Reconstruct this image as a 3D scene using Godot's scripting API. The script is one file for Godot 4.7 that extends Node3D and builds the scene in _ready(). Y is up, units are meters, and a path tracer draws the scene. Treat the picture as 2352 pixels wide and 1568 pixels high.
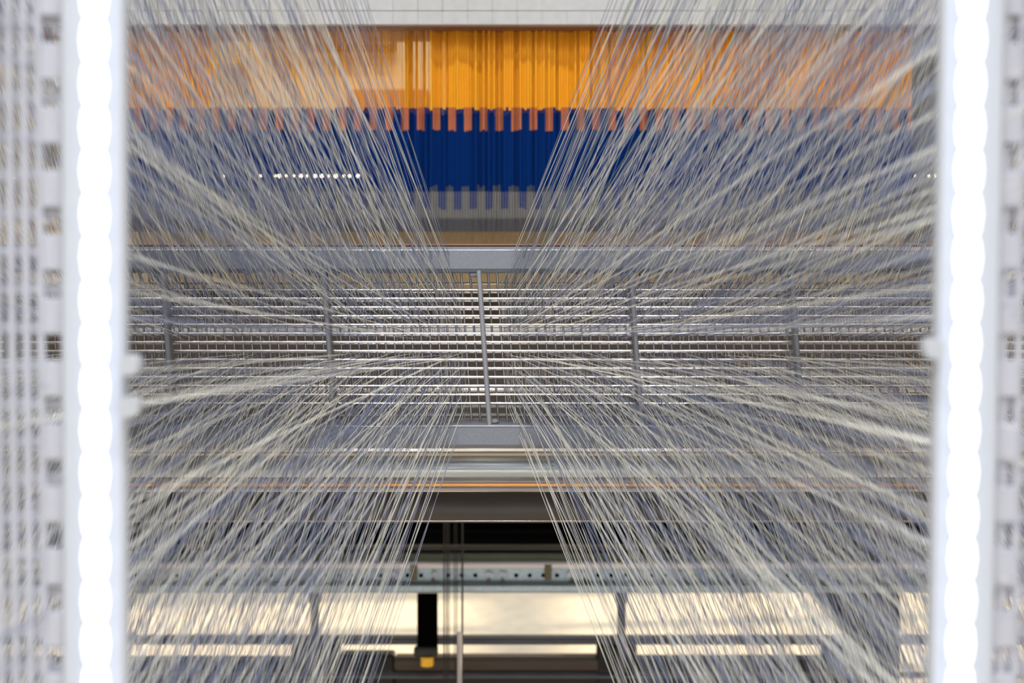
extends Node3D
# A look through the yarn gate of a loom: a rod grid in focus, thousands of yarns fanning out of it towards
# two guide panels with light strips, and the cord harness and frame of the loom behind it.

const F := 3267.0            # focal length in pixels of the 2352 x 1568 frame
const EYE := Vector3(0, 1.2, 0)
const PITCH := -0.0335       # the camera looks slightly down
const FOCUS := 2.0
const PANEL := 1.0          # distance of the guide panels
const HARNESS := 2.75        # distance of the cord harness

var cam_basis: Basis
var rng := RandomNumberGenerator.new()
var M := {}
var taken := {}

func _ready() -> void:
	rng.seed = 20240611
	cam_basis = Basis(Vector3.RIGHT, PITCH)
	# ---- camera
	var cam := Camera3D.new()
	cam.name = "camera"
	var at := CameraAttributesPhysical.new()
	at.frustum_focal_length = 72.95
	at.frustum_focus_distance = FOCUS
	at.frustum_near = 0.05
	at.frustum_far = 100.0
	at.exposure_aperture = 5.3
	cam.attributes = at
	cam.keep_aspect = Camera3D.KEEP_HEIGHT
	cam.fov = rad_to_deg(2.0 * atan(784.0 / F))
	cam.near = 0.05
	cam.far = 100.0
	cam.transform = Transform3D(cam_basis, EYE)
	add_child(cam)
	cam.current = true
	# ---- sky and exposure
	var env := Environment.new()
	env.background_mode = Environment.BG_SKY
	var sky := Sky.new()
	var sm := ProceduralSkyMaterial.new()
	sm.sky_top_color = Color(0.45, 0.62, 0.85)
	sm.sky_horizon_color = Color(0.85, 0.9, 0.95)
	sm.ground_horizon_color = Color(0.8, 0.8, 0.78)
	sm.ground_bottom_color = Color(0.5, 0.5, 0.48)
	sky.sky_material = sm
	env.sky = sky
	env.tonemap_mode = Environment.TONE_MAPPER_LINEAR
	env.tonemap_exposure = 1.6
	env.sdfgi_enabled = true
	env.ssao_enabled = true
	env.ssil_enabled = true
	var we := WorldEnvironment.new()
	we.name = "world_environment"
	we.environment = env
	add_child(we)
	# ---- sun through the windows of the right-hand wall, on the floor behind the loom
	var sun := DirectionalLight3D.new()
	sun.name = "sun"
	sun.light_energy = 2.6
	sun.light_color = Color(1.0, 0.9, 0.74)
	sun.light_angular_distance = 0.6
	sun.shadow_enabled = true
	add_child(sun)
	sun.look_at_from_position(Vector3(10, 3.9, -6.2), Vector3(0, 0, -5.0), Vector3.UP)

	materials()
	hall()
	grid()
	loom_back()
	harness()
	lower_frame()
	panels()
	yarns()

# ------------------------------------------------------------------ helpers
func P(px: float, py: float, d: float) -> Vector3:
	var r := cam_basis * Vector3((px - 1176.0) / F, (784.0 - py) / F, -1.0)
	return EYE + r * (d / -r.z)

func mm(px: float, d: float) -> float:      # length in metres of px pixels at distance d
	return px * d / F

func numbered(called: String) -> String:
	if not taken.has(called):
		taken[called] = 0
		return called
	taken[called] += 1
	return "%s_%03d" % [called, taken[called]]

func tag(o: Node, label: String, category: String, group := "") -> void:
	o.set_meta("label", label)
	o.set_meta("category", category)
	if group != "":
		o.set_meta("group", group)

func thing(called: String, where: Vector3, label: String, category: String, group := "") -> Node3D:
	var o := Node3D.new()
	o.name = numbered(called)
	add_child(o)
	o.position = where
	tag(o, label, category, group)
	return o

func put(called: String, mesh: Mesh, mat: Material, where: Vector3, parent: Node = null, turn := Basis()) -> MeshInstance3D:
	var o := MeshInstance3D.new()
	o.mesh = mesh
	o.material_override = mat
	if parent == null:
		o.name = numbered(called)
		add_child(o)
		o.transform = Transform3D(turn, where)
	else:
		o.name = called
		parent.add_child(o, true)
		o.transform = Transform3D(turn, where - (parent as Node3D).global_position)
	return o

func mat(albedo: Color, rough := 0.6, metal := 0.0) -> StandardMaterial3D:
	var m := StandardMaterial3D.new()
	m.albedo_color = albedo
	m.roughness = rough
	m.metallic = metal
	return m

func grain(m: StandardMaterial3D, seed_: int, dark: float, scale: Vector3, freq := 0.03) -> StandardMaterial3D:
	var n := FastNoiseLite.new()
	n.seed = seed_
	n.frequency = freq
	n.fractal_octaves = 4
	var t := NoiseTexture2D.new()
	t.width = 256
	t.height = 256
	t.seamless = true
	t.noise = n
	var g := Gradient.new()
	g.set_color(0, Color(dark, dark, dark))
	g.set_color(1, Color.WHITE)
	t.color_ramp = g
	m.albedo_texture = t
	m.uv1_triplanar = true
	m.uv1_world_triplanar = true
	m.uv1_scale = scale
	return m

# a box with chamfered edges, centred on the origin
func bev(size: Vector3, b: float) -> ArrayMesh:
	b = minf(b, minf(size.x, minf(size.y, size.z)) * 0.45)
	var h := size * 0.5
	var st := SurfaceTool.new()
	st.begin(Mesh.PRIMITIVE_TRIANGLES)
	var v := func(sx: int, sy: int, sz: int, ax: int) -> Vector3:
		var q := Vector3(h.x - b, h.y - b, h.z - b)
		q[ax] = h[ax]
		return Vector3(q.x * sx, q.y * sy, q.z * sz)
	for ax in 3:
		for s in [-1, 1]:
			var c := []
			for uv in [[-1, -1], [1, -1], [1, 1], [-1, 1]]:
				var sg := [0, 0, 0]
				sg[ax] = s
				sg[(ax + 1) % 3] = uv[0]
				sg[(ax + 2) % 3] = uv[1]
				c.append(v.call(sg[0], sg[1], sg[2], ax))
			face(st, c)
	for ax in 3:                       # the edges that run along axis ax
		var a1 := (ax + 1) % 3
		var a2 := (ax + 2) % 3
		for s1 in [-1, 1]:
			for s2 in [-1, 1]:
				var c := []
				for k in [[-1, a1], [1, a1], [1, a2], [-1, a2]]:
					var sg := [0, 0, 0]
					sg[ax] = k[0]
					sg[a1] = s1
					sg[a2] = s2
					c.append(v.call(sg[0], sg[1], sg[2], k[1]))
				face(st, c)
	for sx in [-1, 1]:
		for sy in [-1, 1]:
			for sz in [-1, 1]:
				face(st, [v.call(sx, sy, sz, 0), v.call(sx, sy, sz, 1), v.call(sx, sy, sz, 2)])
	st.generate_normals()
	return st.commit()

# a convex face of a body round the origin, turned outwards
func face(st: SurfaceTool, c: Array) -> void:
	var n: Vector3 = (c[1] - c[0]).cross(c[2] - c[0])
	var mid := Vector3.ZERO
	for p in c:
		mid += p
	if n.dot(mid) > 0.0:
		c = c.duplicate()
		c.reverse()
	st.set_smooth_group(-1)
	for k in range(1, c.size() - 1):
		st.add_vertex(c[0])
		st.add_vertex(c[k])
		st.add_vertex(c[k + 1])

# a box whose front face fills a pixel rectangle at distance d
func slab(called: String, x0: float, y0: float, x1: float, y1: float, d: float, deep: float, m: Material, parent: Node = null, b := 0.002) -> MeshInstance3D:
	var a := P(x0, y0, d)
	var z := P(x1, y1, d)
	var size := Vector3(absf(z.x - a.x), absf(a.y - z.y), deep)
	var mid := (a + z) * 0.5 - Vector3(0, 0, deep * 0.5)
	return put(called, bev(size, b), m, mid, parent)

func rod(r: float, length: float, seg := 12) -> CylinderMesh:
	var c := CylinderMesh.new()
	c.top_radius = r
	c.bottom_radius = r
	c.height = length
	c.radial_segments = seg
	c.rings = 1
	return c

func turn_to(dir: Vector3) -> Basis:        # the y axis along dir
	var y := dir.normalized()
	var x := y.cross(Vector3(0, 0, 1))
	if x.length() < 0.01:
		x = Vector3.RIGHT
	x = x.normalized()
	return Basis(x, y, x.cross(y))

func bar(called: String, a: Vector3, b: Vector3, r: float, m: Material, parent: Node = null, seg := 12) -> MeshInstance3D:
	return put(called, rod(r, a.distance_to(b), seg), m, (a + b) * 0.5, parent, turn_to(b - a))

# thin tubes along lines of points, cut into short pieces, collected in packed arrays
class Tubes:
	var v := PackedVector3Array()
	var n := PackedVector3Array()
	var ix := PackedInt32Array()
	func add(pts: Array, r: float, sides: int, piece: float) -> void:
		for k in range(pts.size() - 1):
			var a: Vector3 = pts[k]
			var b: Vector3 = pts[k + 1]
			var y := (b - a).normalized()
			var x := y.cross(Vector3(0, 0, 1))
			x = Vector3.RIGHT if x.length() < 0.01 else x.normalized()
			var z := x.cross(y)
			var cuts := maxi(1, int(ceil(a.distance_to(b) / piece)))
			for c in cuts + 1:
				var p := a.lerp(b, float(c) / cuts)
				var base := v.size()
				for s in sides:
					var nn := x * cos(TAU * s / sides) + z * sin(TAU * s / sides)
					v.append(p + nn * r)
					n.append(nn)
				if c > 0:
					for s in sides:
						var s1 := (s + 1) % sides
						var lo := base - sides
						ix.append_array(PackedInt32Array([lo + s, lo + s1, base + s1, lo + s, base + s1, base + s]))
	func mesh() -> ArrayMesh:
		var arr := []
		arr.resize(Mesh.ARRAY_MAX)
		arr[Mesh.ARRAY_VERTEX] = v
		arr[Mesh.ARRAY_NORMAL] = n
		arr[Mesh.ARRAY_INDEX] = ix
		var m := ArrayMesh.new()
		m.add_surface_from_arrays(Mesh.PRIMITIVE_TRIANGLES, arr)
		return m

func materials() -> void:
	M.chrome = mat(Color(0.86, 0.85, 0.86), 0.22, 1.0)
	M.brushed = mat(Color(0.74, 0.77, 0.8), 0.36, 0.95)
	M.steel = mat(Color(0.62, 0.63, 0.64), 0.3, 1.0)
	M.beam = grain(mat(Color(0.44, 0.45, 0.485), 0.42, 0.25), 3, 0.9, Vector3(14, 14, 14), 0.06)
	M.beam_gloss = mat(Color(0.5, 0.51, 0.55), 0.16, 0.5)
	M.post = mat(Color(0.47, 0.47, 0.49), 0.5, 0.2)
	M.copper = mat(Color(0.5, 0.36, 0.29), 0.5, 0.3)
	M.white_metal = grain(mat(Color(0.71, 0.71, 0.72), 0.5, 0.0), 5, 0.95, Vector3(6, 6, 6))
	M.highlight_white = mat(Color(0.9, 0.89, 0.93), 0.25)
	M.orange = mat(Color(1.0, 0.68, 0.02), 0.5)
	M.oranges = [M.orange, mat(Color(1.0, 0.695, 0.04), 0.5), mat(Color(0.99, 0.665, 0.02), 0.5)]
	M.terracotta = mat(Color(0.75, 0.42, 0.28), 0.6)
	M.blue = mat(Color(0.0, 0.17, 0.43), 0.8)
	M.blue.metallic_specular = 0.2
	M.slate = mat(Color(0.29, 0.32, 0.38), 0.5, 0.2)
	M.tan = grain(mat(Color(0.76, 0.66, 0.5), 0.6), 8, 0.82, Vector3(9, 2, 9), 0.05)
	M.cream_paint = mat(Color(0.93, 0.86, 0.72), 0.6)
	M.side_grey = mat(Color(0.4, 0.4, 0.39), 0.6)
	M.brown = mat(Color(0.3, 0.26, 0.24), 0.7)
	M.dark = mat(Color(0.1, 0.1, 0.11), 0.55)
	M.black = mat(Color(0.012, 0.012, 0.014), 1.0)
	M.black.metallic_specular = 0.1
	M.dark_paint = mat(Color(0.11, 0.11, 0.115), 0.7)
	M.rubber = mat(Color(0.24, 0.22, 0.21), 0.5)
	M.zinc = grain(mat(Color(0.66, 0.72, 0.76), 0.36, 0.45), 12, 0.85, Vector3(8, 8, 8), 0.05)
	M.rail = mat(Color(0.3, 0.31, 0.36), 0.45, 0.4)
	M.acrylic = mat(Color(0.62, 0.6, 0.62), 0.25, 0.2)
	M.gold = mat(Color(0.95, 0.68, 0.36), 0.4, 0.3)
	M.yellow = mat(Color(0.95, 0.74, 0.2), 0.5)
	M.tape = mat(Color(0.42, 0.4, 0.31), 0.7)
	M.plastic = mat(Color(0.71, 0.73, 0.78), 0.5)
	M.lilac = mat(Color(0.7, 0.71, 0.77), 0.5)
	M.wall = grain(mat(Color(0.9, 0.88, 0.82), 0.9), 21, 0.94, Vector3(1, 1, 1))
	M.floor = grain(mat(Color(0.88, 0.84, 0.77), 0.7), 23, 0.9, Vector3(1.5, 1.5, 1.5))
	M.cream_yarn = mat(Color(0.855, 0.845, 0.805), 0.85)
	M.blue_yarn = mat(Color(0.47, 0.5, 0.6), 0.85)
	M.grey_yarn = mat(Color(0.62, 0.61, 0.64), 0.85)
	M.green_yarn = mat(Color(0.42, 0.55, 0.3), 0.85)
	M.led = mat(Color(1, 1, 1), 0.4)
	M.led.emission_enabled = true
	M.led.emission = Color(0.95, 0.97, 1.0)
	M.led.emission_energy_multiplier = 1.1
	M.ceiling_glow = mat(Color(1, 1, 1), 0.4)
	M.ceiling_glow.emission_enabled = true
	M.ceiling_glow.emission = Color(1, 0.98, 0.95)
	M.ceiling_glow.emission_energy_multiplier = 2.0
	M.spark = mat(Color(1, 0.95, 0.85), 0.4)
	M.spark.emission_enabled = true
	M.spark.emission = Color(1.0, 0.93, 0.8)
	M.spark.emission_energy_multiplier = 2.5
	M.glass = mat(Color(0.9, 0.95, 0.95, 0.08), 0.02)
	M.glass.transparency = BaseMaterial3D.TRANSPARENCY_ALPHA

# ------------------------------------------------------------------ the hall
func struct(o: Node) -> Node:
	o.set_meta("kind", "structure")
	return o

func block(called: String, lo: Vector3, hi: Vector3, m: Material, parent: Node = null) -> MeshInstance3D:
	var b := BoxMesh.new()
	b.size = hi - lo
	return put(called, b, m, (lo + hi) * 0.5, parent)

func hall() -> void:
	struct(block("floor", Vector3(-8.2, -0.2, -11.2), Vector3(8.2, 0, 5.2), M.floor))
	struct(block("ceiling", Vector3(-8.2, 5, -11.2), Vector3(8.2, 5.2, 5.2), M.wall))
	struct(block("wall_back", Vector3(-8.2, 0, -11.2), Vector3(8.2, 5, -11), M.wall))
	struct(block("wall_front", Vector3(-8.2, 0, 5), Vector3(8.2, 5, 5.2), M.wall))
	struct(block("wall_left", Vector3(-8.2, 0, -11), Vector3(-8, 5, 5), M.wall))
	var w := Node3D.new()
	w.name = "wall_right"
	add_child(w)
	struct(w)
	block("parapet", Vector3(8, 0, -11), Vector3(8.2, 1.4, 5), M.wall, w)
	block("lintel", Vector3(8, 4.4, -11), Vector3(8.2, 5, 5), M.wall, w)
	var z := -11.0
	for k in 5:
		block("pier", Vector3(8, 1.4, z), Vector3(8.2, 4.4, z + 0.35), M.wall, w)
		if k < 4:
			var pane := block("window_%d" % (k + 1), Vector3(8.09, 1.4, z + 0.35), Vector3(8.1, 4.4, z + 2.05), M.glass)
			struct(pane)
			for q in [0.5, 1.2]:
				block("mullion", Vector3(8.04, 1.4, z + 0.3 + q), Vector3(8.14, 4.4, z + 0.4 + q), M.white_metal, pane)
			for q in [2.2, 3.1, 3.8]:
				block("transom", Vector3(8.04, q, z + 0.35), Vector3(8.14, q + 0.09, z + 2.05), M.white_metal, pane)
			z += 2.05
	block("pier", Vector3(8, 1.4, z), Vector3(8.2, 4.4, 5), M.wall, w)
	for x in [0.0]:
		for zz in [3.4, 0.6, -5.0]:
			var f := thing("ceiling_lamp", Vector3(x, 4.93, zz), "long white ceiling lamp panel of the weaving hall", "lamp", "ceiling lamps over the loom")
			put("housing", bev(Vector3(3.8, 0.06, 0.5), 0.01), M.white_metal, Vector3(x, 4.965, zz), f)
			put("diffuser", bev(Vector3(3.7, 0.02, 0.42), 0.004), M.ceiling_glow, Vector3(x, 4.925, zz), f)
			var l := AreaLight3D.new()
			l.name = "lamp_light"
			l.area_size = Vector2(3.7, 0.42)
			l.light_energy = 11.0
			l.light_color = Color(0.96, 0.98, 1.0)
			l.area_range = 20.0
			l.area_attenuation = 2.0
			l.shadow_enabled = true
			f.add_child(l)
			l.position = Vector3(0, -0.03, 0)
			l.rotation.x = -PI / 2

# ------------------------------------------------------------------ the rod grid in focus
const ROD0 := 664.8
const ROD_PITCH := 20.06
const COL0 := 1112.0        # pixel column of the middle post at half height
const COL_PITCH := 20.5
const LEAN := 0.07

func lean_x(x: float, y: float) -> float:
	return x + LEAN * (y - 795.0)

func grid() -> void:
	var g := thing("yarn_guide_grid", Vector3(P(1112, 970, FOCUS).x, P(0, 1028, FOCUS).y, -FOCUS), "grid of polished steel rods between two grey painted beams", "guide grid")
	slab("top_beam", -120, 566, 2480, 625, 1.975, 0.1, M.beam, g, 0.005)
	slab("beam_edging", -120, 560, 2480, 565, 1.99, 0.03, M.copper, g, 0.001)
	slab("bottom_beam", -120, 974, 2480, 1029, 1.975, 0.11, M.beam, g, 0.005)
	for ey in [575.5, 978.5]:              # the rolled, glossy edges of the two beams
		bar("rolled_edge", P(-118, ey, 1.9765), P(2478, ey, 1.9765), mm(3.2, 1.976), M.beam_gloss, g, 20)
	for x in [20, 388, 757, 1112, 1460, 1828, 2200]:
		var a := P(lean_x(x, 620), 620, 1.985)
		var b := P(lean_x(x, 978), 978, 1.985)
		var p := put("post", bev(Vector3(mm(11, 1.985), a.distance_to(b), 0.02), 0.0015), M.post, (a + b) * 0.5, g, turn_to(a - b))
		put("weld", bev(Vector3(mm(24, 2), mm(14, 2), 0.016), 0.003), M.post, P(lean_x(x, 630), 629, 1.99), p)
		put("weld", bev(Vector3(mm(20, 2), mm(12, 2), 0.016), 0.003), M.post, P(lean_x(x, 972), 969, 1.99), p)
	var front := rod(mm(2.7, 2.0), mm(2600, 2.0))
	var back := rod(mm(2.7, 2.05), mm(2660, 2.05))
	var flat := turn_to(Vector3.RIGHT)
	for k in 14:
		put("horizontal_rod", front, M.chrome, P(1180, ROD0 + ROD_PITCH * k, 2.0), g, flat)
	for k in 15:
		put("horizontal_rod", back, M.chrome, P(1180, 651.3 + 19.6 * k, 2.05), g, flat)
	var a0 := P(lean_x(1112, 615), 615, 2.025)
	var b0 := P(lean_x(1112, 968), 968, 2.025)
	var up := rod(mm(2.6, 2.02), a0.distance_to(b0))
	for k in range(-60, 65):
		if k == 0:
			continue
		var x := COL0 + COL_PITCH * k
		var a := P(lean_x(x, 615), 615, 2.025)
		var b := P(lean_x(x, 968), 968, 2.025)
		put("vertical_rod", up, M.steel, (a + b) * 0.5, g, turn_to(a - b))

# ------------------------------------------------------------------ behind the grid
func whole(called: String, y0: float, y1: float, d: float, deep: float, m: Material, label: String, category: String, b := 0.003, x0 := -200.0, x1 := 2560.0) -> MeshInstance3D:
	var o := slab(called, x0, y0, x1, y1, d, deep, m, null, b)
	tag(o, label, category)
	return o

func loom_back() -> void:
	# white beam above the harness, made of short plates
	var t := thing("overhead_beam", P(1176, 55, 2.68), "light grey metal beam of short plates above the orange cords", "beam")
	slab("core", -200, -120, 2560, 53, 2.69, 0.2, M.white_metal, t, 0.003)
	for row in [[-120, 24.1], [25.3, 56]]:
		var x := -180.0
		while x < 2540:
			slab("plate", x, row[0], x + 56.8, row[1], 2.68, 0.02, M.white_metal, t, 0.0003)
			x += 57.0
	whole("beam_lip", 55, 62, 2.7, 0.16, M.copper, "thin dark brown lip under the light grey overhead beam", "lip")
	whole("side_plate", 62, 556, 2.78, 0.06, M.side_grey, "dark grey side plate hanging under the overhead beam beside the last cords", "plate", 0.004, 2104, 2330)
	# an unseen lamp added over the yarns to brighten the harness
	var wl := thing("added_lamp", P(1176, -420, 2.15), "unseen tube lamp added above the yarns to brighten the harness cords", "lamp")
	var c := P(1176, -420, 2.15)
	var to := (P(1176, 200, HARNESS) - c).normalized()
	var side := turn_to(to)
	put("housing", bev(Vector3(2.6, 0.05, 0.09), 0.01), M.white_metal, c - to * 0.03, wl, side)
	put("diffuser", bev(Vector3(2.5, 0.01, 0.06), 0.003), M.ceiling_glow, c, wl, side)
	for hx in [-1.1, 1.1]:
		bar("hanger", c + Vector3(hx, 0.02, 0), Vector3(hx, 5.0, c.z), 0.012, M.steel, wl, 10)
	var al := AreaLight3D.new()
	al.name = "added_light"
	al.area_size = Vector2(2.5, 0.06)
	al.light_energy = 0.95
	al.light_color = Color(1.0, 0.98, 0.95)
	al.area_range = 12.0
	al.area_attenuation = 2.0
	al.shadow_enabled = true
	wl.add_child(al)
	al.look_at_from_position(to * 0.012, to * 1.0, Vector3.UP)
	# tan board behind the grid's upper edge
	whole("tan_board", 500, 668, 2.95, 0.03, M.tan, "tan wooden board behind the grey cord ends above the grid", "board")
	whole("machine_panel", 668, 1040, 3.1, 0.03, M.brown, "dull brown machine panel seen through the rod grid", "panel")
	whole("white_rail", 754, 769, 2.62, 0.03, M.white_metal, "white rail seen through the upper half of the rod grid", "rail", 0.002)
	bar_thing("guide_tube", 895, 5.5, 2.3, M.chrome, "thin polished tube seen through the lower half of the rod grid", "tube")
	bar_thing("guide_tube", 932, 5.0, 2.2, M.steel, "upper dull steel tube just behind the lower grid beam", "tube")
	bar_thing("guide_tube", 951, 4.0, 2.2, M.steel, "lower dull steel tube just behind the lower grid beam", "tube")

func bar_thing(called: String, y: float, r: float, d: float, m: Material, label: String, category: String) -> MeshInstance3D:
	var o := bar(called, P(-200, y, d), P(2560, y, d), mm(r, d), m, null, 24)
	tag(o, label, category)
	return o

# ------------------------------------------------------------------ the harness of coloured cords
func harness() -> void:
	var d := HARNESS
	var r_or := rod(mm(2.75, d), 1.0, 8)
	var r_thin := rod(mm(1.5, d), 1.0, 8)
	var r_bl := rod(mm(2.7, d), 1.0, 8)
	var r_gr := rod(mm(2.5, d), 1.0, 8)
	var pitch := 6.02
	for k in 300:
		var x := 292.0 + pitch * k
		var grp := int(floor((x - 290.0) / 18.1)) % 2
		var top := 250.0 + rng.randf_range(-4, 4)
		if grp == 1:
			top = 299.0 + rng.randf_range(-2, 3)
		var low := 427.0 + rng.randf_range(-3, 3)
		if int(floor((x - 284.0) / 18.1)) % 2 == 0:
			low = 479.0 + rng.randf_range(-2, 3)
		var dz := d + rng.randf_range(-0.012, 0.012)
		var c := thing("harness_cord", P(x, 545, dz), "harness cord whose orange sleeve ends %s and blue sleeve ends %s than the next bundle" % ["lower" if grp == 1 else "higher", "lower" if low > 450 else "higher"], "cord", "harness cords, orange %s, blue %s" % ["long" if grp == 1 else "short", "low" if low > 450 else "high"])
		var thin := x > 480 and x < 985
		var om: Material = M.oranges[(k / 4 * 7 + k / 13) % 3]
		var list := [["orange_sleeve", r_thin if thin else r_or, om, 50.0, 247.0 if grp == 1 else top], ["blue_sleeve", r_bl, M.blue, top, low], ["wire", r_gr, M.slate, low, 532.0]]
		if grp == 1:
			list.append(["terracotta_sleeve", r_or, M.terracotta, 247.0, top])
		for s in list:
			var a := P(x, s[3], dz)
			var b := P(x, s[4], dz)
			var p := put(s[0], s[1], s[2], (a + b) * 0.5, c)
			p.scale = Vector3(1, a.y - b.y, 1)
	# the rear rows of cords, too close together to count
	var so := Tubes.new()
	var sb := Tubes.new()
	var d2 := d + 0.07
	var x2 := 286.0
	while x2 < 2096:
		var dd := d2 + rng.randf_range(-0.02, 0.02)
		if x2 < 480 or x2 > 1035 or (x2 > 930 and rng.randf() < 0.6):
			so.add([P(x2, 50, dd), P(x2, 262, dd)], mm(2.6, d2), 6, 9.0)
		sb.add([P(x2, 262 + rng.randf_range(-4, 4), dd - 0.005), P(x2, 440, dd - 0.005)], mm(2.8, d2), 6, 9.0)
		x2 += 4.4
	var o := put("rear_orange_cords", so.mesh(), M.orange, Vector3.ZERO)
	tag(o, "dense rear rows of orange harness cords under the overhead beam", "cords")
	o.set_meta("kind", "stuff")
	o = put("rear_blue_cords", sb.mesh(), M.blue, Vector3.ZERO)
	tag(o, "dense rear rows of dark blue harness cords below the orange ones", "cords")
	o.set_meta("kind", "stuff")
	# cream backing added for the dim far wall behind the thin orange cords
	var rc := thing("cream_backing", P(700, 270, 3.5), "cream backing added for the far wall behind the thin orange cords, with coloured covers", "cabinet")
	slab("body", 440, -260, 1030, 285, 3.5, 0.2, M.cream_paint, rc, 0.005)
	slab("white_cover", 590, 66, 690, 100, 3.4, 0.1, M.white_metal, rc, 0.005)
	slab("brown_cover", 695, 50, 905, 108, 3.42, 0.08, M.copper, rc, 0.005)
	slab("terracotta_cover", 800, 204, 985, 262, 3.42, 0.08, M.terracotta, rc, 0.005)
	slab("yellow_cover", 470, 66, 560, 150, 3.42, 0.08, M.yellow, rc, 0.005)
	for hx in [500, 960]:
		var f := P(hx, -250, 3.6)
		bar("hanger", f, Vector3(f.x, 5.0, f.z), 0.02, M.steel, rc, 12)
	# made-up glowing beads in place of far lights glimpsed between the cords
	for x in [4, 30, 513, 598, 632, 642, 657, 675, 691, 706, 724, 739, 755, 771, 790, 803, 822, 2103, 2134, 2150]:
		var sp := SphereMesh.new()
		sp.radius = mm(rng.randf_range(2.6, 4.6), 2.68)
		sp.height = sp.radius * 2.0
		sp.radial_segments = 12
		sp.rings = 6
		var b := thing("bright_speck", P(x, 404, 2.69), "tiny glowing bead standing for a bright speck among the blue harness cords", "light", "glowing beads standing for bright specks")
		put("bead", sp, M.spark, P(x, 404, 2.69), b)
		put("bead_mount", rod(mm(2.5, 2.7), 0.02, 8), M.dark, P(x, 404, 2.702), b, turn_to(Vector3(0, 0, 1)))

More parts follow.
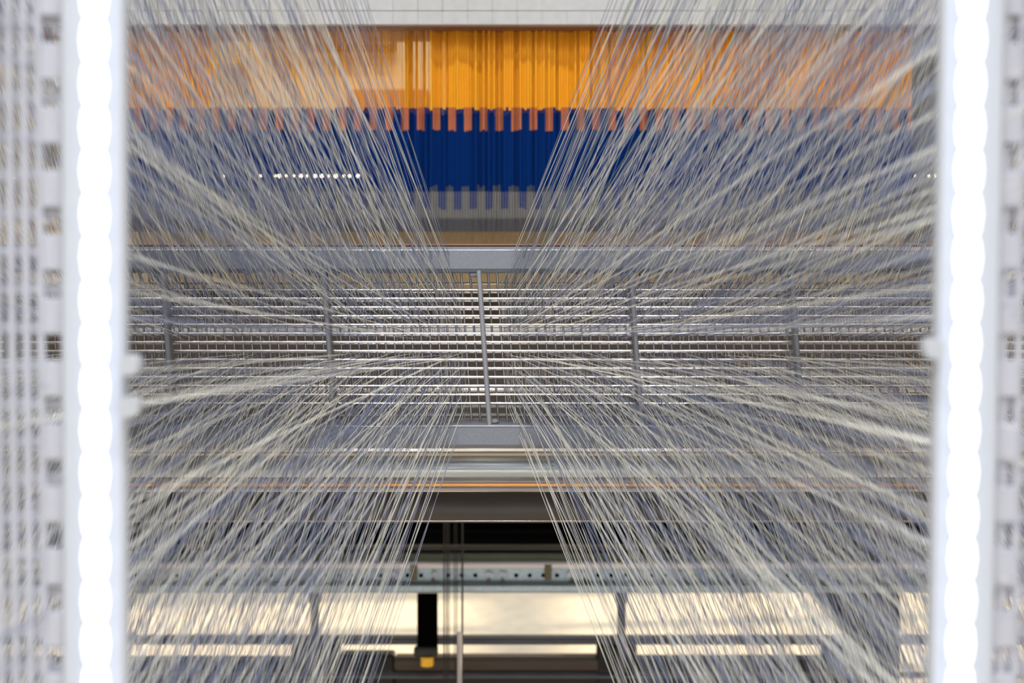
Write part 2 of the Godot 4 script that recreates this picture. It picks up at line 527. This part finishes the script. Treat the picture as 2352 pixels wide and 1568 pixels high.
# ------------------------------------------------------------------ the frame below the grid
func lower_frame() -> void:
	whole("steel_strip", 1028, 1037, 2.1, 0.02, M.chrome, "shiny steel strip under the lower grey grid beam", "strip", 0.001)
	bar_thing("polished_shaft", 1073, 27.0, 2.25, M.brushed, "thick polished steel shaft below the rod grid", "shaft")
	var a := thing("acrylic_bar", P(1176, 1128, 2.15), "clear grey plastic bar with an orange line below the polished shaft", "bar")
	slab("upper_edge", -200, 1101, 2560, 1109, 2.15, 0.03, M.acrylic, a, 0.002)
	slab("orange_line", -200, 1109, 2560, 1117, 2.152, 0.02, M.gold, a, 0.001)
	slab("lower_edge", -200, 1117, 2560, 1128, 2.15, 0.03, M.acrylic, a, 0.003)
	bar_thing("rubber_roller", 1164, 36.0, 2.3, M.rubber, "dark brown rubber roller below the clear plastic bar", "roller")
	bar_thing("stop_wire", 1196, 0.8, 2.05, M.chrome, "thin straight steel wire stretched under the dark roller", "wire")
	var b := thing("dark_recess", P(1176, 1268, 2.9), "recess under the dark roller with its shade painted black and a thin grey lip", "trough")
	slab("back", -200, 1170, 2560, 1256, 3.1, 0.05, M.black, b, 0.004)  # shade of the dark interior painted on as near-black
	slab("lip", -200, 1255, 2560, 1264, 2.86, 0.03, M.dark, b, 0.003)
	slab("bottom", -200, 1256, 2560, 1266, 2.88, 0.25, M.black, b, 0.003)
	# perforated zinc profile
	var z := thing("perforated_rail", P(1176, 1362, 2.95), "pale zinc rail with a row of round holes and bolts", "rail")
	slab("glass_ledge", -200, 1269, 2560, 1290, 3.02, 0.05, mat(Color(0.6, 0.64, 0.58), 0.4), z, 0.003)
	bar("rounded_top", P(-200, 1296, 2.955), P(2560, 1296, 2.955), mm(9, 2.955), M.highlight_white, z, 20)  # the rail's highlight is put into the white of this top
	slab("face", -200, 1302, 2560, 1342, 2.965, 0.02, M.zinc, z, 0.001)
	slab("foot", -200, 1341, 2560, 1362, 2.94, 0.05, M.zinc, z, 0.004)
	var x := 780.0 - 31.2 * 20
	var k := 0
	while x < 2200:
		if k % 5 == 2 or k % 7 == 3:
			var bo := bar("bolt", P(x, 1321, 2.963), P(x, 1321, 2.955), mm(9, 2.95), M.steel, z, 16)
			bar("bolt_head", P(x, 1321, 2.957), P(x, 1321, 2.945), mm(4.5, 2.95), M.steel, bo, 6)
		else:
			bar("hole", P(x, 1321, 2.966), P(x, 1321, 2.9635), mm(5, 2.95), M.black, z, 14)
		x += 31.2
		k += 1
	for tx in [950, 1259]:
		slab("tape_flag", tx - 8, 1297, tx + 8, 1332, 2.945, 0.006, M.tape, z, 0.001)
	# legs under the rail, strap, rails
	for lx in [722, 1428]:
		var l := thing("support_leg", P(lx, 1568, 3.0), "tapered grey blue support leg under the perforated rail beside the %s" % ("black strap" if lx == 722 else "wide cream floor gap"), "leg")
		slab("upper_bracket", lx - 13, 1362, lx + 13, 1385, 3.0, 0.03, M.rail, l, 0.002)
		slab("shank", lx - 9, 1383, lx + 9, 1620, 3.005, 0.025, M.rail, l, 0.002)
	var s := thing("black_strap", P(981, 1528, 2.97), "wide black strap hanging from the perforated rail with a yellow tip", "strap")
	slab("webbing", 958, 1364, 1005, 1492, 2.97, 0.012, M.black, s, 0.001)
	slab("clamp", 950, 1488, 1005, 1510, 2.96, 0.03, M.dark, s, 0.004)
	bar("tip", P(981, 1508, 2.965), P(981, 1528, 2.965), mm(15, 2.965), M.yellow, s, 16)
	whole("cross_rail", 1466, 1481, 3.06, 0.04, M.rail, "dark blue grey rail crossing under the perforated rail", "rail", 0.003)
	whole("lower_rail", 1515, 1540, 3.06, 0.06, M.brown, "dark brown rail near the floor below the black strap", "rail", 0.003, 905, 1375)
	whole("floor_rail", 1551, 1558, 3.0, 0.03, M.rail, "thin grey rail near the floor in front of the black plates", "rail", 0.002)
	whole("base_plate", 1540, 1700, 3.08, 0.05, M.dark_paint, "black base plate under the dark brown rail", "plate", 0.004, 905, 1375)
	whole("base_plate", 1504, 1700, 3.08, 0.05, M.dark_paint, "short black base plate beside the end of the dark brown rail", "plate", 0.004, 780, 905)
	whole("base_plate", 1482, 1700, 3.07, 0.05, M.dark_paint, "dark upright plate behind the support leg beside the black strap", "plate", 0.004, 668, 780)
	whole("base_plate", 1517, 1700, 3.08, 0.05, M.dark_paint, "longest dark base plate under the cream floor gaps", "plate", 0.004, -200, 668)
	whole("base_plate", 1482, 1700, 3.07, 0.05, M.dark_paint, "dark upright plate behind the support leg away from the strap", "plate", 0.004, 1372, 1462)
	whole("base_plate", 1515, 1700, 3.08, 0.05, M.dark_paint, "dark base plate under the cream floor gap beside the gusset", "plate", 0.004, 1462, 1895)
	whole("gable_plate", 1365, 1700, 3.09, 0.05, M.dark_paint, "dark gable plate with a slanting edge beside the cream floor", "plate", 0.004, 1946, 2066)
	whole("base_plate", 1482, 1700, 3.085, 0.05, M.dark_paint, "dark block at the foot of the slanting gable plate", "plate", 0.004, 1896, 1945)
	var st := SurfaceTool.new()
	st.begin(Mesh.PRIMITIVE_TRIANGLES)
	var mid := P(1930, 1400, 3.11)
	var f := []
	var r := []
	for q in [[1863, 1366], [1950, 1366], [1950, 1468]]:
		f.append(P(q[0], q[1], 3.09) - mid)
		r.append(P(q[0], q[1], 3.09) - mid - Vector3(0, 0, 0.04))
	face(st, f)
	face(st, r)
	for i in 3:
		var j := (i + 1) % 3
		face(st, [f[i], f[j], r[j], r[i]])
	st.generate_normals()
	var gus := put("gusset", st.commit(), M.dark_paint, mid)
	tag(gus, "dark triangular gusset filling the corner under the rail end", "gusset")
	# hanging cables
	for c in [[1020, 1.6], [1026, 1.6], [1031, 1.2], [1044, 1.0], [1049, 1.0], [1062, 2.2]]:
		var o := bar("hanging_cable", P(c[0], 1200, 2.8), P(c[0], 1620, 2.8), mm(c[1], 2.8), M.dark, null, 8)
		tag(o, "thin dark cable hanging down beside the black strap", "cable", "cables beside the strap")
	whole("cable_guide", 1452, 1620, 2.79, 0.006, M.acrylic, "pale narrow cable guide at the lower end of the hanging cables", "guide", 0.001, 1050, 1061)

# ------------------------------------------------------------------ the guide panels with their light strips
const HOLE_X := 1067.0 * PANEL / F
const HOLE_PITCH := 33.5 * PANEL / F
const ROW_PITCH := 88.0 * PANEL / F
const LED_PITCH := 97.0 * PANEL / F
const COLS := 60
const ROWS := 36
var row0 := 0.0

func hole_x(side: int) -> float:            # the gate beside the leaning strip stands a little further out
	return HOLE_X if side < 0 else HOLE_X + mm(48, PANEL)

func panels() -> void:
	row0 = P(1176, 797, PANEL).y
	var tall := ROW_PITCH * (ROWS + 2) * 2.0
	var y1 := row0 + tall * 0.5
	var y0 := row0 - tall * 0.5
	for side in [-1, 1]:
		var hx: float = hole_x(side) * side
		# the panel
		var p := thing("yarn_gate", Vector3(hx, y0, -PANEL), "pale yarn gate of crossing bars beside the %s light strip" % ("straight upright" if side < 0 else "slightly leaning"), "yarn gate")
		var vb := bev(Vector3(mm(18, PANEL), tall, 0.003), 0.0006)
		for i in range(1, COLS + 1):
			put("vertical_bar", vb, M.lilac, Vector3(hx + side * HOLE_PITCH * (i - 0.5), row0, -PANEL - 0.002), p)
		var wide := HOLE_PITCH * (COLS + 1)
		var hb := bev(Vector3(wide, mm(24, PANEL), 0.003), 0.0008)
		for j in range(-ROWS - 1, ROWS + 2):
			put("cross_bar", hb, M.lilac, Vector3(hx + side * (wide * 0.5 - HOLE_PITCH), row0 + ROW_PITCH * (j + 0.5), -PANEL - 0.006), p)
		# plates between the bars and the strip
		var sb := bev(Vector3(mm(56, PANEL), mm(84, PANEL), 0.004), 0.001)
		var step := mm(145, PANEL)
		for j in range(-16, 17):
			put("eyelet_plate", sb, M.lilac, Vector3(P(128 if side < 0 else 2312, 784, PANEL).x, row0 + step * (j + 0.5), -PANEL), p)
		# the light strip on the panel's inner edge
		var xt := 217.0 if side < 0 else 2232.0
		var xb := 221.0 if side < 0 else 2204.0
		var a := P(xt, 0, PANEL - 0.02)
		var b := P(xb, 1568, PANEL - 0.02)
		var dir := (a - b).normalized()
		var mid := (a + b) * 0.5
		var l := thing("light_strip", mid - dir * tall * 0.5, ("upright" if side < 0 else "slightly leaning") + " glowing white LED strip on a pale profile at the panel edge", "light strip")
		var t := turn_to(dir)
		var inward: int = -side
		put("profile", bev(Vector3(mm(150, PANEL), tall, 0.012), 0.003), M.plastic, (P(xt, 0, PANEL - 0.008) + P(xb, 1568, PANEL - 0.008)) * 0.5 + Vector3(inward * mm(-6, PANEL), 0, -0.006), l, t)
		var lens := SphereMesh.new()
		lens.radius = 0.5
		lens.height = 1.0
		lens.radial_segments = 10
		lens.rings = 5
		var n := int(tall / LED_PITCH)
		var first := mid - dir * (LED_PITCH * n * 0.5)
		for k in n + 1:
			var o := put("led", lens, M.led, first + dir * LED_PITCH * k + Vector3(0, 0, 0.001), l, t)
			o.scale = Vector3(mm(62, PANEL), mm(136, PANEL), mm(30, PANEL))
		for ky in ([838, 935] if side < 0 else [800]):
			var e := P(296 if side < 0 else 2146, ky, PANEL - 0.02)
			bar("screw", e + Vector3(0, 0, -0.012), e + Vector3(0, 0, 0.002), mm(24, PANEL), M.plastic, l, 20)
		var al := AreaLight3D.new()
		al.name = "strip_light"
		al.area_size = Vector2(mm(50, PANEL), tall)
		al.light_energy = 0.27
		al.light_color = Color(0.95, 0.97, 1.0)
		al.area_range = 12.0
		al.area_attenuation = 2.0
		al.shadow_enabled = true
		l.add_child(al)
		al.position = mid + Vector3(0, 0, -0.032) - l.position

# ------------------------------------------------------------------ the yarns
const YARN_PITCH := 14.0 * PANEL / F    # two columns of yarns in each column of the gate
const YARN_R := 0.00035

func yarns() -> void:
	var all := []
	for side in [-1, 1]:
		for up in [-1, 1]:
			for r in range(1, ROWS + 1):
				var tone := rng.randf()
				var keep := lerpf(0.26, 0.64, float(r) / ROWS)
				var full := 1.0
				var hue := 0.5
				for i in COLS:
					if i % 3 == 0:          # yarns come in small bundles
						full = rng.randf_range(0.35, 1.5)
						hue = rng.randf()
					if rng.randf() > keep * full:
						continue
					var hy: float = row0 + up * ROW_PITCH * r + rng.randf_range(-0.004, 0.004)
					var hole := Vector3(side * (hole_x(side) + YARN_PITCH * i), hy, -PANEL)
					# the row of the grid that this row of the gate runs to
					var k := int(float(r - 1) / ROWS * 7.0)
					var gy: float = 795.0 - up * ROD_PITCH * (k + 1) + rng.randf_range(-6, 6)
					var gx: float = COL0 + side * COL_PITCH * (i + 2.5) + rng.randf_range(-6, 6)
					var ey: float = 795.0 - up * ROD_PITCH * (k + 1) * 0.45
					var g := P(lean_x(gx, gy), gy, 2.02)
					var pts := [hole + (hole - g) * 0.06, g, P(lean_x(gx, ey), ey, 2.6)]
					var q := rng.randf() * 0.35 + tone * 0.3 + hue * 0.35
					var kind := "cream" if q < 0.47 else ("blue" if q < 0.76 else "grey")
					if side > 0 and up > 0 and i < 3 and rng.randf() < 0.04:
						kind = "green"
					all.append({"pts": pts, "kind": kind, "side": side, "up": up, "big": shown(pts[0], pts[1])})
	all.sort_custom(func(a, b): return a.big > b.big)
	var words := {"cream": "cream", "blue": "grey blue", "grey": "pale grey", "green": "green"}
	var rest := {}
	for n in all.size():
		var y: Dictionary = all[n]
		if n < 300:
			var t := Tubes.new()
			t.add(y.pts, YARN_R, 5, 0.04)
			var o := put("yarn", t.mesh(), M[y.kind + "_yarn"], Vector3.ZERO)
			var rows: String = "upper" if y.up > 0 else "lower"
			var gate: String = "upright" if y.side < 0 else "leaning"
			tag(o, "taut %s yarn from the %s rows of the gate by the %s strip" % [words[y.kind], rows, gate], "yarn", "%s yarns from the %s rows by the %s strip" % [words[y.kind], rows, gate])
		else:
			if not rest.has(y.kind):
				rest[y.kind] = Tubes.new()
			rest[y.kind].add(y.pts, YARN_R, 4, 0.04)
	for kind in rest:
		var o := put("%s_yarn_sheet" % kind, rest[kind].mesh(), M[kind + "_yarn"], Vector3.ZERO)
		tag(o, "thousands of %s yarns fanning out of the rod grid" % words[kind], "yarns")
		o.set_meta("kind", "stuff")

# how much of the picture a yarn covers
func shown(a: Vector3, b: Vector3) -> float:
	var sum := 0.0
	var last := Vector2.ZERO
	for k in 13:
		var p: Vector3 = (a.lerp(b, k / 12.0) - EYE) * cam_basis
		var s := Vector2(1176 + p.x / -p.z * F, 784 - p.y / -p.z * F)
		if k > 0 and s.x > 290 and s.x < 2140 and s.y > 0 and s.y < 1568:
			sum += minf(s.distance_to(last), 800.0) / -p.z
		last = s
	return sum
